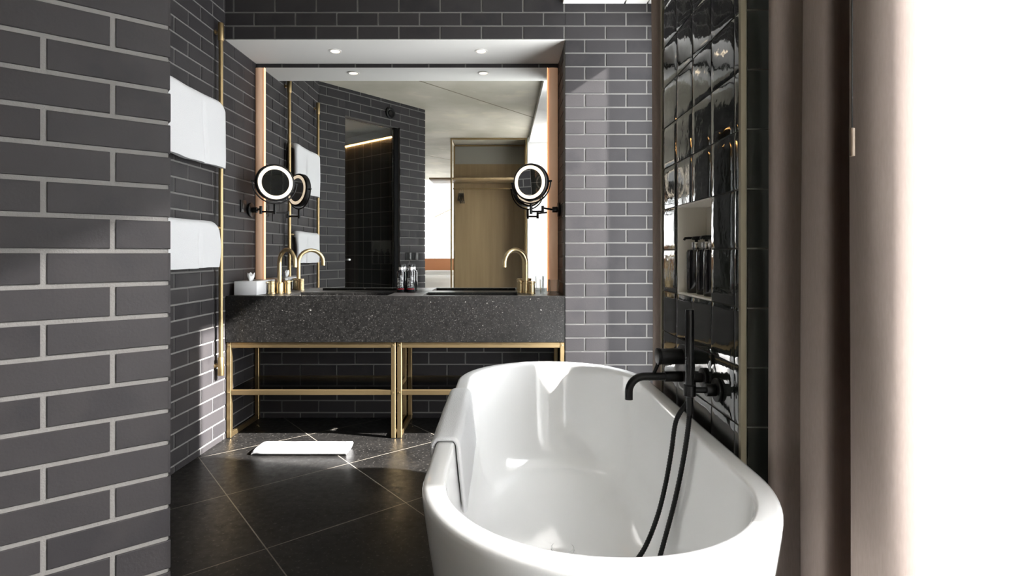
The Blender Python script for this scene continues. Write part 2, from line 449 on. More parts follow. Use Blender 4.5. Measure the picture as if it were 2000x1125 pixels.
# shower behind the slanted walls: local a = along -A from E, b = along B from E
MS = Matrix.Translation(E) @ Matrix(((-A.x, B.x, 0, 0), (-A.y, B.y, 0, 0), (0, 0, 1, 0), (0, 0, 0, 1)))
mb = MB()
mb.box(.10, 1.10, .26, .36, 0, 2.36, M=MS)
struct(mb.build('wall_shower_side', SHOWER_TILE), 'dark tiled side wall of the shower', 'wall')
mb = MB()
mb.box(.10, 1.0, .26, .36, 2.36, 2.44, M=MS); mb.box(1.0, 1.10, .26, 1.5, 0, 2.44, M=MS); mb.box(.10, 1.10, 1.4, 1.5, 0, 2.44, M=MS)
struct(mb.build('wall_shower_end', SHOWER_TILE), 'dark tiled end wall of the shower', 'wall')
struct(MB().box(.10, 1.10, .26, 1.5, 2.44, 2.50, M=MS).box(.10, 1.0, .36, .40, 2.362, 2.44, M=MS).build('trim_3', SOFFIT), 'pale shower ceiling', 'ceiling')
tag(MB().box(.12, .98, .362, .376, 2.352, 2.362, M=MS).build('light_strip', LED), 'warm glowing light line at the top of the shower tiles', 'light strip')
p = MS @ Vector((.6, .36, 2.40))
# shower door
sd_ = thing('shower_door', MS @ Vector((.05, .353, 0)), 'smoked glass shower door with a black frame in the brick doorway', 'shower door')
mb = MB(); mb.box(.03, .07, .355, .405, .003, 2.436, M=MS); mb.build('frame', BLACK, sd_)
MB().box(.046, .054, .407, 1.02, .012, 2.42, M=MS).build('glass_pane', SMOKE, sd_, smooth=False)
MB().box(-.01, .046, .97, .995, 1.05, 1.07, bev=.004, M=MS).build('knob', CHROME, sd_)
sh = thing('shower_head', MS @ Vector((.78, .93, 2.27)), 'round black rain shower head under the shower ceiling', 'shower head')
c = MS @ Vector((.78, .93, 0))
MB().lathe([(0, 2.262), (.10, 2.262), (.105, 2.266), (.105, 2.272), (.03, 2.285), (0, 2.285)], (c.x, c.y, 0)).build('rose', BLACK, sh)
MB().cyl((c.x, c.y, 2.285), (c.x, c.y, 2.439), .01).build('arm', BLACK, sh)
# round vent above the doorway
c = E + B * .488 + Vector((0, 0, 2.565))
v_ = thing('speaker', c, 'round black ceiling-height speaker ring on the brick above the shower door', 'speaker')
MB().lathe([(.03, 0.001), (.055, .001), (.06, .006), (.058, .016), (.045, .018), (.036, .010), (.03, .010)], c, A, caps=False).build('ring', BLACK, v_)
MB().lathe([(0, .012), (.022, .012), (.026, .006), (.026, .001)], c, A, caps=False).build('cone', BLACK_PLASTIC, v_)

def plate(name, c, n, side, label, cat, w_=.075, h_=.08, gang=1, group=None):
    """flat wall plate; side = horizontal direction along the wall"""
    c = Vector(c); n = Vector(n); side = Vector(side)
    M = Matrix.Translation(c) @ Matrix(((side.x, 0, n.x, 0), (side.y, 0, n.y, 0), (0, 1, 0, 0), (0, 0, 0, 1)))
    t = thing(name, c, label, cat, group)
    MB().box(-w_ / 2, w_ / 2, -h_ / 2, h_ / 2, 0.0005, .008, bev=.002, M=M).build('face_plate', BLACK_PLASTIC, t)
    return t, M
t, M = plate('light_switch', E + B * .155 + Vector((0, 0, 1.09)), A, B, 'black light switch on the shower wall, nearer the brick corner', 'switch', group='switches on the shower wall')
MB().box(-.028, .028, -.03, .03, .007, .011, bev=.001, M=M).build('rocker', BLACK_PLASTIC, t)
t, M = plate('light_switch', E + B * .245 + Vector((0, 0, 1.09)), A, B, 'black light switch on the shower wall, nearer the shower door', 'switch', group='switches on the shower wall')
MB().box(-.028, .028, -.03, .03, .007, .011, bev=.001, M=M).build('rocker', BLACK_PLASTIC, t)
t, M = plate('power_socket', (XL, 3.536, 1.424), (1, 0, 0), (0, 1, 0), 'square black power socket on the left brick wall', 'socket')
MB().lathe([(.021, .0075), (.021, .0095), (.017, .0095), (.016, .004), (0, .004)], (XL, 3.536, 1.424), (1, 0, 0)).build('outlet', BLACK, t)

# ------------------------------------------------------------------ tiled pillar with niche
XP, YP, YP2 = 0.63, 1.44, 2.157
N0, N1, NZ0, NZ1 = 1.645, 1.970, 0.976, 1.290
mb = MB()
xb = XP + .006
mb.box(xb, XW, YP + .006, YP2, 0, NZ0); mb.box(xb, XW, YP + .006, YP2, NZ1, 2.63)
mb.box(xb, XW, YP + .006, N0, NZ0, NZ1); mb.box(xb, XW, N1, YP2, NZ0, NZ1); mb.box(.745, XW, N0, N1, NZ0, NZ1)
pillar = struct(mb.build('wall_tiled_pillar', GROUT), 'pillar clad in glossy dark handmade tiles', 'wall')
def tile(mb, P, ua, ub, za, zb):
    """a hand made tile: slightly pillowed, wavy and tilted; P(u, z, h)"""
    n = 13; tx = random.uniform(-.02, .02); ty = random.uniform(-.02, .02); sx = random.uniform(0, 50)
    def f(i, j):
        u = ua + (ub - ua) * i; z = za + (zb - za) * j
        e = min(i, 1 - i) * (ub - ua); g = min(j, 1 - j) * (zb - za)
        h = -.0012 * math.exp(-e / .003) - .0012 * math.exp(-g / .003)
        h += .0005 * noise.noise(Vector((u * 13 + sx, z * 9, sx))) + tx * (i - .5) * .06 + ty * (j - .5) * .06
        return P(u, z, h)
    vs = mb.grid(f, n, n)
    for a, b in ([(vs[k][0], vs[k + 1][0]) for k in range(n - 1)] + [(vs[n - 1][k], vs[n - 1][k + 1]) for k in range(n - 1)] +
                 [(vs[k + 1][n - 1], vs[k][n - 1]) for k in range(n - 1)] + [(vs[0][k + 1], vs[0][k]) for k in range(n - 1)]):
        pass
mb = MB()
Pa = lambda u, z, h: Vector((XP - h, u, z))
Pb = lambda u, z, h: Vector((u, YP - h, z))
TY, TZ, G = 0.1635, 0.157, .0022
zs = [1.133 + k * TZ for k in range(-8, 11)]
ys = [YP + .012, 1.488] + [1.488 + TY * k for k in range(1, 5)] + [YP2]
for za, zb in zip(zs, zs[1:]):
    za = max(za, 0.002); zb = min(zb, 2.628)
    if zb - za < .01: continue
    for ya, yb in zip(ys, ys[1:]):
        if yb - ya < .012: continue
        if ya > N0 - .02 and yb < N1 + .02 and za > NZ0 - .02 and zb < NZ1 + .02: continue
        tile(mb, Pa, ya + G, yb - G, za + G, zb - G)
    for k in range(2):
        xa = XP + .014 + k * .16; xb_ = min(xa + .16, XW)
        tile(mb, Pb, xa + G, xb_ - G, za + G, zb - G)
mb.build('tile_cladding', TILE, pillar, angle=60, fix=False)
mb = MB()
mb.box(.735, .745, N0, N1, NZ0, NZ1)
mb.box(XP + .002, .745, N0, N0 + .006, NZ0, NZ1); mb.box(XP + .002, .745, N1 - .006, N1, NZ0, NZ1)
mb.box(XP + .002, .745, N0, N1, NZ0, NZ0 + .006); mb.box(XP + .002, .745, N0, N1, NZ1 - .006, NZ1)
mb.build('niche_lining', BEIGE_NICHE, pillar)
mb = MB()
mb.box(XP - .003, XP + .012, YP - .003, YP + .010, .001, 2.628)
mb.box(XP - .003, XP + .010, YP2 - .008, YP2 + .002, .001, 2.628)
mb.build('corner_profile', BRONZE, pillar)

# ------------------------------------------------------------------ bathtub
TX, TYc = 0.2135, 1.77
def plan(hw, hl):
    """long oval: straight sides and round ends"""
    st = hl - hw; pts = []; n = 2.06
    for sg in (1, -1):
        for k in range(49):
            th = math.pi * k / 48; c_, s_ = math.cos(th) * sg, math.sin(th) * sg
            pts.append((TX + hw * math.copysign(abs(c_) ** (2 / n), c_), TYc + sg * st + hw * math.copysign(abs(s_) ** (2 / n), s_)))
        for k in range(1, 12): pts.append((TX - sg * hw, TYc + sg * (st - 2 * st * k / 12)))
    return pts
PROF = [(.300, .765, 0.0), (.310, .778, .008), (.340, .812, .15), (.370, .848, .35), (.393, .875, .50), (.401, .884, .56), (.403, .886, .582),
        (.4022, .8852, .591), (.3985, .8815, .5975), (.390, .873, .6005), (.359, .842, .6005), (.3535, .8365, .599), (.350, .833, .594),
        (.348, .831, .584), (.342, .822, .52), (.330, .803, .41), (.312, .770, .29), (.294, .738, .225), (.268, .695, .185), (.225, .63, .163), (.13, .44, .150), (.04, .15, .146)]
PROF = [(hw * .983, hl - hw * .017, z) for hw, hl, z in PROF]
mb = MB(); rings = []
for hw, hl, z in PROF:
    rings.append([mb.bm.verts.new((*p, z)) for p in plan(hw, hl)])
SEG = len(rings[0])
for a, b in zip(rings, rings[1:]):
    for i in range(SEG): mb.bm.faces.new([a[i], a[(i + 1) % SEG], b[(i + 1) % SEG], b[i]])
mb.bm.faces.new(rings[0][::-1]); mb.bm.faces.new(rings[-1])
tub = thing('bathtub', (TX, TYc, 0), 'large white freestanding oval bathtub beside the tiled pillar', 'bathtub')
mb.build('tub_shell', ACRYLIC, tub, angle=60)
MB().lathe([(.038, .148), (.038, .153), (.034, .156), (0, .157)], (.2, 1.80, 0)).build('drain_cover', ACRYLIC, tub)

# towel over the left rim
def offset_path(path, d):
    out = []
    for i, p in enumerate(path):
        a = path[max(i - 1, 0)]; b = path[min(i + 1, len(path) - 1)]
        tx, tz = b[0] - a[0], b[1] - a[1]; L = math.hypot(tx, tz) or 1
        di = d[i] if isinstance(d, list) else d
        out.append((p[0] - tz / L * di, p[1] + tx / L * di))
    return out
def cloth_slab(mb, inner, th, y0, y1, ny=40, wob=.004, seed=0, wobs=None):
    """a folded cloth: path in (x, z), swept along y, rounded edges"""
    outer = offset_path(inner, th)
    loop = inner + outer[::-1]
    tm = max(th) if isinstance(th, list) else th
    wl = (wobs + wobs[::-1]) if wobs else [wob] * len(loop)
    mid = [((a[0] + b[0]) / 2, (a[1] + b[1]) / 2) for a, b in zip(inner, outer)]
    midl = mid + mid[::-1]
    rows = []
    for k in range(ny + 1):
        v = k / ny; y = y0 + (y1 - y0) * v
        e = min(v, 1 - v) * (y1 - y0); sq = math.sqrt(max(0.0, 1 - (1 - min(e / (tm * .5), 1)) ** 2)); sq = max(sq, .15)
        row = []
        for (px, pz), (mx, mz), wob in zip(loop, midl, wl):
            x = mx + (px - mx) * sq; z = mz + (pz - mz) * sq
            nz = noise.noise(Vector((x * 9 + seed, y * 7, z * 5 + seed)))
            x += nz * wob; z += noise.noise(Vector((seed, y * 6, px * 4))) * wob
            yy = y + noise.noise(Vector((seed + 7, z * 6, 3))) * wob * (1 if v < .5 else .6)
            row.append(mb.bm.verts.new((x, yy, z)))
        rows.append(row)
    n = len(loop)
    for a, b in zip(rows, rows[1:]):
        for i in range(n): mb.bm.faces.new([a[i], a[(i + 1) % n], b[(i + 1) % n], b[i]])
    mb.bm.faces.new(rows[0][::-1]); mb.bm.faces.new(rows[-1])
pth = []
for hw, hl, z in PROF[4:16]: pth.append((TX - hw, z))
pth = [(TX - .3885, .525)] + pth[1:]
pth = [(p.x, p.y) for p in spline([Vector((a, b, 0)) for a, b in pth], 4)]
pth = offset_path(pth, .0032)
mb = MB(); cloth_slab(mb, pth, .012, 1.50, 2.06, seed=3, wob=.0016, ny=80)
tag(mb.build('towel', TOWEL, angle=70), 'white towel draped over the left rim of the bathtub', 'towel')

# ------------------------------------------------------------------ tub filler on the pillar
tf = thing('bath_mixer_tap', (XP, 1.884, .72), 'matt black wall mixer tap with curved spout above the bathtub', 'tap')
wx = XP - .0045
MB().cyl((XP - .0005, 1.884, .732), (XP - .011, 1.884, .732), .075, seg=48, bev=.002).build('wall_plate', BLACK, tf)
MB().cyl((XP - .011, 1.884, .766), (.545, 1.884, .766), .027, seg=32, bev=.002).cyl((.545, 1.884, .766), (.533, 1.884, .766), .0285, seg=32, bev=.001, mi=1).build('handle', [BLACK, BLACK], tf)
MB().cyl((.545, 1.884, .758), (.520, 1.884, .700), .006, seg=12, bev=.001).build('lever', BLACK, tf)
sp = [(XP - .011, 1.884, .697), (.52, 1.884, .697), (.490, 1.884, .697)] + \
     [(.490 - .053 * math.sin(a), 1.884, .697 - .053 * (1 - math.cos(a))) for a in [math.pi / 2 * k / 10 for k in range(1, 11)]] + [(.437, 1.884, .618)]
MB().tube(sp, .0135, 20).cyl((XP - .011, 1.884, .697), (.560, 1.884, .697), .018, seg=24, bev=.001).build('spout', BLACK, tf)
hs = thing('hand_shower', (.546, 1.592, .72), 'black stick hand shower standing in its holder on the tiled pillar', 'hand shower')
MB().cyl((.546, 1.592, .72), (.546, 1.592, .957), .0125, seg=24, bev=.002).build('handset', BLACK, hs)
mb = MB().cyl((XP - .0005, 1.592, .723), (XP - .010, 1.592, .723), .034, seg=40, bev=.002)
mb.cyl((XP - .010, 1.592, .723), (.592, 1.592, .723), .018, seg=24, bev=.001).cyl((.592, 1.592, .723), (.556, 1.592, .723), .009, seg=16)
mb.lathe([(.0145, -.018), (.0175, -.016), (.0175, .014), (.0145, .016)], (.546, 1.592, .723))
mb.build('holder', BLACK, hs)
mb = MB().cyl((XP - .0005, 1.70, .735), (XP - .010, 1.70, .735), .030, seg=40, bev=.002)
mb.cyl((XP - .010, 1.70, .735), (.585, 1.70, .735), .015, seg=24, bev=.001).cyl((.592, 1.70, .735), (.592, 1.70, .690), .010, seg=16)
mb.build('hose_outlet', BLACK, hs)
MB().cyl((.546, 1.592, .722), (.546, 1.592, .655), .0105, .0085, seg=20).build('hose_nut', BLACK, hs)
hose = [(.546, 1.592, .66), (.543, 1.60, .60), (.533, 1.615, .50), (.518, 1.64, .38), (.498, 1.66, .27), (.46, 1.62, .20), (.40, 1.52, .175), (.34, 1.44, .170), (.31, 1.50, .168),
        (.37, 1.62, .172), (.44, 1.69, .21), (.487, 1.72, .29), (.513, 1.72, .39), (.529, 1.71, .50), (.543, 1.705, .60), (.577, 1.70, .66), (.592, 1.70, .692)]
MB().tube(spline(hose, 22), .0068, 12, ridge=.0009).build('hose', BLACK, hs)

# ------------------------------------------------------------------ pump bottles
def bottle(loc, h, r, label, group, rot=0.0, stripe=RED, text=True, ct=BLACK_PLASTIC):
    o = thing('pump_bottle', (0, 0, 0), label, 'bottle', group)
    b_ = h * .78
    MB().lathe([(0, 0), (r * .93, 0), (r, .004), (r, b_ - .012), (r * .9, b_ - .003), (r * .5, b_), (r * .5, b_ + .002)], seg=36).build('body', BOTTLE, o)
    MB().lathe([(r * .52, b_ + .001), (r * .54, b_ + .003), (r * .54, b_ + .022), (r * .5, b_ + .024), (0, b_ + .024)], seg=28).build('collar', CHROME, o)
    mb = MB().cyl((0, 0, b_ + .024), (0, 0, h - .008), .0055, seg=14).lathe([(.013, h - .012), (.013, h), (0, h + .001)], seg=20)
    mb.tube([(-.004, 0, h - .005), (-.03, 0, h - .005), (-.042, 0, h - .006), (-.046, 0, h - .012)], .0045, 10)
    mb.build('pump', ct, o)
    # printed band and vertical lettering strokes on the label side
    mb = MB(); R = r + .0004
    def arc(a0, a1, z0, z1, mi):
        n = max(2, int((a1 - a0) / .12) + 1)
        vs = [(mb.bm.verts.new((R * math.cos(a0 + (a1 - a0) * i / (n - 1)), R * math.sin(a0 + (a1 - a0) * i / (n - 1)), z0)),
               mb.bm.verts.new((R * math.cos(a0 + (a1 - a0) * i / (n - 1)), R * math.sin(a0 + (a1 - a0) * i / (n - 1)), z1))) for i in range(n)]
        for p_, q_ in zip(vs, vs[1:]):
            f = mb.bm.faces.new([p_[0], q_[0], q_[1], p_[1]]); f.material_index = mi
    arc(-1.0, 1.0, h * .10, h * .125, 0)
    rr = random.Random(11)
    for col, (a0, a1) in enumerate(((-.75, -.15), (.1, .7))):
        z = h * .17
        while z < h * (.62 if col else .5):
            k = rr.choice((0, 1, 2)); d = h * .030
            if k == 0: arc(a0, a1, z, z + d * .35, 1); arc(a0, a0 + .14, z, z + d, 1)
            elif k == 1: arc(a0, a1, z + d * .3, z + d * .65, 1); arc(a1 - .14, a1, z, z + d, 1)
            else: arc(a0, a0 + .14, z, z + d, 1); arc(a1 - .14, a1, z, z + d, 1); arc(a0, a1, z + d * .7, z + d, 1)
            z += d * 1.5
    mb.build('label_print', [stripe, WPRINT], o, fix=False)
    o.location = loc; o.rotation_euler = (0, 0, rot)
    return o
bottle((.684, 1.925, NZ0 + .006), .197, .0335, 'black pump bottle in the tiled niche, farthest of the three', 'bottles in the tiled niche', math.radians(8))
bottle((.690, 1.845, NZ0 + .006), .197, .0335, 'black pump bottle in the tiled niche, middle of the three', 'bottles in the tiled niche', math.radians(-12))
bottle((.684, 1.762, NZ0 + .006), .197, .0335, 'black pump bottle in the tiled niche, nearest of the three', 'bottles in the tiled niche', math.radians(5))

# ------------------------------------------------------------------ vanity
ZT, ZU = 0.863, 0.584
vn = thing('vanity', (-.644, 3.52, 0), 'long speckled dark stone washstand on open brass frames', 'washstand')
BAS = [(-1.33, -.70), (-.485, .10)]; BY0, BY1 = 3.345, 3.625
vx0, vx1, vy0, vy1 = XL + .004, XN - .004, YB - .002, YN - .006
bm_ = MB()
xs = sorted({vx0, vx1, *[v for b in BAS for v in b]}); ysl = [vy0, BY0, BY1, vy1]
for i in range(len(xs) - 1):
    for j in range(3):
        hole = j == 1 and (xs[i], xs[i + 1]) in BAS
        if not hole: bm_.quad((xs[i], ysl[j], ZT), (xs[i + 1], ysl[j], ZT), (xs[i + 1], ysl[j + 1], ZT), (xs[i], ysl[j + 1], ZT))
bm_.quad((vx0, vy0, ZU), (vx1, vy0, ZU), (vx1, vy0, ZT), (vx0, vy0, ZT)); bm_.quad((vx0, vy1, ZU), (vx1, vy1, ZU), (vx1, vy1, ZT), (vx0, vy1, ZT))
bm_.quad((vx0, vy0, ZU), (vx0, vy1, ZU), (vx0, vy1, ZT), (vx0, vy0, ZT)); bm_.quad((vx1, vy0, ZU), (vx1, vy1, ZU), (vx1, vy1, ZT), (vx1, vy0, ZT))
bm_.quad((vx0, vy0, ZU), (vx1, vy0, ZU), (vx1, vy1, ZU), (vx0, vy1, ZU))
bmesh.ops.remove_doubles(bm_.bm, verts=bm_.bm.verts, dist=1e-5)
bm_.build('stone_top', STONE, vn, smooth=False)
for x0, x1 in BAS:
    m_ = MB(); zb = ZT - .12
    m_.quad((x0, BY0, ZT), (x1, BY0, ZT), (x1, BY0, zb), (x0, BY0, zb)); m_.quad((x0, BY1, ZT), (x1, BY1, ZT), (x1, BY1, zb), (x0, BY1, zb))
    m_.quad((x0, BY0, ZT), (x0, BY1, ZT), (x0, BY1, zb), (x0, BY0, zb)); m_.quad((x1, BY0, ZT), (x1, BY1, ZT), (x1, BY1, zb), (x1, BY0, zb))
    m_.quad((x0, BY0, zb), (x1, BY0, zb), (x1, BY1, zb), (x0, BY1, zb))
    m_.build('basin', STONE, vn, smooth=False)
def brass_frame(x0, x1):
    W = .027; ya, yb = YB + .003, YN - .035
    f = bpy.data.objects.new('frame', None); C.objects.link(f); f.parent = vn
    for x in (x0, x1 - W):
        for y in (ya, yb):
            MB().box(x, x + W, y, y + W, .001, ZU - .002, bev=.0025, seg=1).build('leg', BRASS, f)
        for z in (.002, .255, ZU - .036):
            if z > .1 and z < .3: continue
            MB().box(x + .003, x + W - .003, ya + W, yb, z, z + .03, bev=.002, seg=1).build('side_rail', BRASS, f)
    for y in (ya, yb):
        for z, h in ((.262, .030), (ZU - .036, .034)):
            if y == yb and z < .3: z = .262
            MB().box(x0 + W, x1 - W, y + .001, y + .024, z, z + h, bev=.002, seg=1).build('rail', BRASS, f)
    MB().box(x0 + .01, x1 - .01, ya + .026, yb - .002, .285, .291).build('glass_shelf', SMOKE, f, smooth=False)
    for x in (x0 + W / 2, x1 - W / 2):
        for z in (.277, ZU - .02): MB().cyl((x, ya + .001, z), (x, ya - .003, z), .0055, seg=14, bev=.001).build('bolt', BRASS2, f)
        for z in (.277, .50, .03):
            s_ = 1 if x < (x0 + x1) / 2 else -1
            MB().cyl((x + s_ * (W / 2 - .001), yb + .012, z), (x + s_ * (W / 2 + .003), yb + .012, z), .0055, seg=14, bev=.001).build('bolt', BRASS2, f)
brass_frame(-1.667, -.644); brass_frame(-.634, .380)

# basin taps
def basin_tap(x, y, s, label):
    o = thing('basin_tap', (x, y, ZT), label, 'tap', 'brass taps on the washstand')
    d = Vector((s * .795, -.607, 0)); sd2 = Vector((-d.y, d.x, 0)); c = Vector((x, y, ZT))
    R_ = .088; zt = 1.143 - R_
    pts = [c + Vector((0, 0, .02)), Vector((x, y, zt - .05)), Vector((x, y, zt - .02))]
    pts += [Vector((x, y, zt)) + d * (R_ * (1 - math.cos(a))) + Vector((0, 0, R_ * math.sin(a))) for a in [math.pi * k / 20 for k in range(21)]]
    pts.append(Vector((x, y, 1.033)) + d * 2 * R_)
    mb = MB().tube(pts, .0135, 20)
    mb.lathe([(.026, .0005), (.026, .006), (.0235, .008), (.0235, .066), (.021, .070), (0, .070)], c, seg=32)
    mb.build('spout', BRASS2, o)
    for q in (-1, 1):
        h = c + sd2 * q * .055 + d * .0
        MB().lathe([(.0235, .0005), (.0235, .006), (.021, .008), (.021, .058), (.0195, .060), (.0195, .064), (.021, .066), (.021, .078), (.019, .080), (0, .080)], h, seg=32).build('handle', BRASS2, o)
        MB().cyl(h + Vector((0, 0, .073)) + sd2 * q * .01, h + Vector((0, 0, .073)) + sd2 * q * .036, .004, seg=12, bev=.001).build('lever', BRASS2, o)
    return o
basin_tap(-1.438, 3.545, 1, 'brass swan neck tap at the left basin beside the tissue box')
basin_tap(.158, 3.545, -1, 'brass swan neck tap at the right basin beside the glasses')

tb = thing('tissue_box', (-1.57, 3.48, ZT), 'white tissue box on the left end of the stone top', 'tissue box')
MB().box(-1.640, -1.500, 3.355, 3.625, ZT + .0005, ZT + .086, bev=.003).build('box', PAPER, tb)
mb = MB(); mb.box(-1.59, -1.55, 3.42, 3.56, ZT + .0855, ZT + .087); mb.build('slot', BLACK_PLASTIC, tb)
mb = MB()
def tis(u, v):
    r = .012 + .022 * v * (1 - .55 * v); a = u * 2 * math.pi
    return Vector((-1.57 + r * math.cos(a) * (.5 + .4 * v), 3.43 + r * 1.4 * math.sin(a), ZT + .084 + .042 * v + .012 * v * math.sin(3 * a + 1)))
mb.grid(tis, 30, 10, closed_u=True); mb.build('tissue', TISSUE, tb, angle=80)
bottle((-.672, 3.66, ZT + .0005), .182, .0285, 'black pump bottle with white lettering between the basins, left of the pair', 'bottles on the stone top', math.radians(-95))
bottle((-.608, 3.655, ZT + .0005), .182, .0285, 'black pump bottle with white lettering between the basins, right of the pair', 'bottles on the stone top', math.radians(-85))
def tumbler(x, y, label):
    r, h = .034, .092
    o = tag(MB().lathe([(r * .78, 0), (r * .86, .003), (r, h), (r - .0015, h), (r * .86 - .002, .010), (0, .008)], seg=28, caps=False).lathe([(0, 0.0), (r * .78, 0)], seg=28, caps=False).build('tumbler', GLASSWARE, angle=20), label, 'glass', 'tumblers on the stone top')
    o.location = (x, y, ZT + .0005)
tumbler(.272, 3.475, 'clear faceted tumbler on the stone top, nearer the tap')
tumbler(.326, 3.42, 'clear faceted tumbler at the right end of the stone top')

# mirror with warm strips on both sides
vm = thing('vanity_mirror', (-.648, 3.71, 1.6), 'wide frameless wall mirror above the washstand with warm side lights', 'mirror')
MB().box(-1.603, .307, 3.7101, YN - .006, ZT + .001, 2.378).build('mirror_glass', MIRROR, vm, smooth=False)
for x0, x1 in ((XL + .003, -1.6035), (.3075, XN - .003)):
    mb = MB(); cx_ = (x0 + x1) / 2; hw_ = (x1 - x0) / 2
    pr = [(cx_ - hw_, YN - .008)] + [(cx_ - hw_ * math.cos(a), YN - .016 - .012 * math.sin(a)) for a in [math.pi * k / 12 for k in range(13)]] + [(cx_ + hw_, YN - .008)]
    lo = [mb.bm.verts.new((x, y, ZT + .001)) for x, y in pr]; hi = [mb.bm.verts.new((x, y, 2.376)) for x, y in pr]
    n = len(pr)
    for i in range(n): mb.bm.faces.new([lo[i], lo[(i + 1) % n], hi[(i + 1) % n], hi[i]])
    mb.bm.faces.new(lo[::-1]); mb.bm.faces.new(hi)
    mb.build('side_channel', STRIP, vm)
    xe = -1.6055 if x0 < -1 else .3075
    MB().box(xe, xe + .002, 3.699, 3.7095, ZT + .002, 2.376).build('edge_light', EDGE_LED, vm)

# round shaving mirrors on swing arms
def shaving_mirror(base, wall_n, centre, ang, label, tilt=-4):
    base = Vector(base); wn = Vector(wall_n); c = Vector(centre)
    o = thing('shaving_mirror', base, label, 'shaving mirror', 'round mirrors on swing arms')
    MB().cyl(base + wn * .0045, base + wn * .018, .047, seg=40, bev=.003).cyl(base + wn * .018, base + wn * .052, .019, seg=24, bev=.002).build('wall_plate', BLACK, o)
    a_ = math.radians(ang); n = Vector((math.cos(a_), math.sin(a_), 0)); side = Vector((-n.y, n.x, 0))
    nt_ = (n * math.cos(math.radians(tilt)) + Vector((0, 0, math.sin(math.radians(tilt))))).normalized()
    R_ = .118; zy = c.z - R_ - .022
    foot = Vector((c.x, c.y, zy))
    k0 = base + wn * .052; k0.z = base.z
    elbow = (k0 + foot) / 2 + Vector((0.0, -.075, 0))
    e1 = Vector((elbow.x, elbow.y, base.z)); f1 = Vector((foot.x, foot.y, base.z - .022))
    e2 = Vector((elbow.x, elbow.y, base.z - .022))
    MB().cyl(k0, e1, .006, seg=14).cyl(e1 + Vector((0, 0, .014)), e1 - Vector((0, 0, .036)), .009, seg=18, bev=.001).build('arm', BLACK, o)
    MB().cyl(e2, f1, .006, seg=14).cyl(f1 - Vector((0, 0, .016)), Vector((foot.x, foot.y, zy + .004)), .009, seg=18, bev=.001).build('arm', BLACK, o)
    yo = [c + side * ((R_ + .016) * math.cos(t_)) + Vector((0, 0, (R_ + .016) * math.sin(t_))) for t_ in [math.pi + math.pi * k / 28 for k in range(29)]]
    mb = MB().tube(yo, .0045, 12)
    for q in (-1, 1): mb.cyl(c + side * q * (R_ - .004), c + side * q * (R_ + .024), .006, seg=14, bev=.001)
    mb.build('yoke', BLACK, o)
    T = .021
    MB().lathe([(R_ - .006, -T), (R_, -T + .006), (R_, T - .006), (R_ - .006, T), (R_ - .012, T), (R_ - .012, T - .002), (0, T - .002)], c, nt_, seg=64, caps=False) \
        .lathe([(0, -T + .002), (R_ - .012, -T + .002), (R_ - .012, -T), (R_ - .006, -T)], c, nt_, seg=64, caps=False).build('housing', BLACK, o)
    for q in (1, -1):
        MB().lathe([(R_ - .0125, T - .0015), (R_ - .0125, T + .0005), (R_ - .034, T + .0005), (R_ - .034, T - .0015)], c, nt_ * q, seg=64, caps=False).build('ring_light', RINGLIGHT, o)
        MB().lathe([(R_ - .034, T - .0005), (0, T - .0005)], c, nt_ * q, seg=64, caps=False).build('mirror_disc', MIRROR, o)
shaving_mirror((XL, 3.63, 1.408), (1, 0, 0), (-1.450, 3.500, 1.572), -54, 'round lit shaving mirror on a black swing arm, at the left brick wall')
shaving_mirror((XN, 3.60, 1.408), (-1, 0, 0), (.186, 3.480, 1.572), -118, 'round lit shaving mirror on a black swing arm, at the right of the recess')

# downlights in the soffit
for x, lab in ((-1.062, 'small round downlight in the white soffit, on the left'), (-.131, 'small round downlight in the white soffit, on the right')):
    o = thing('downlight', (x, 3.497, ZS - .002), lab, 'downlight', 'downlights over the washstand')
    MB().lathe([(.028, 0), (.040, -.0005), (.041, -.003), (.030, -.0045), (.028, -.001)], (x, 3.497, ZS - .002), seg=40, caps=False).build('trim_ring', WHITE_PANEL, o)
    MB().lathe([(.0285, -.0012), (0, -.0012)], (x, 3.497, ZS - .002), seg=32, caps=False).build('lens', LAMP, o)
    ld = bpy.data.lights.new('downlight_spot', 'SPOT'); ld.energy = 2; ld.spot_size = math.radians(75); ld.spot_blend = .6; ld.color = (1, .8, .58); ld.shadow_soft_size = .02
    lo_ = bpy.data.objects.new('downlight_spot', ld); C.objects.link(lo_); lo_.parent = o; lo_.location = (0, 0, -.012)

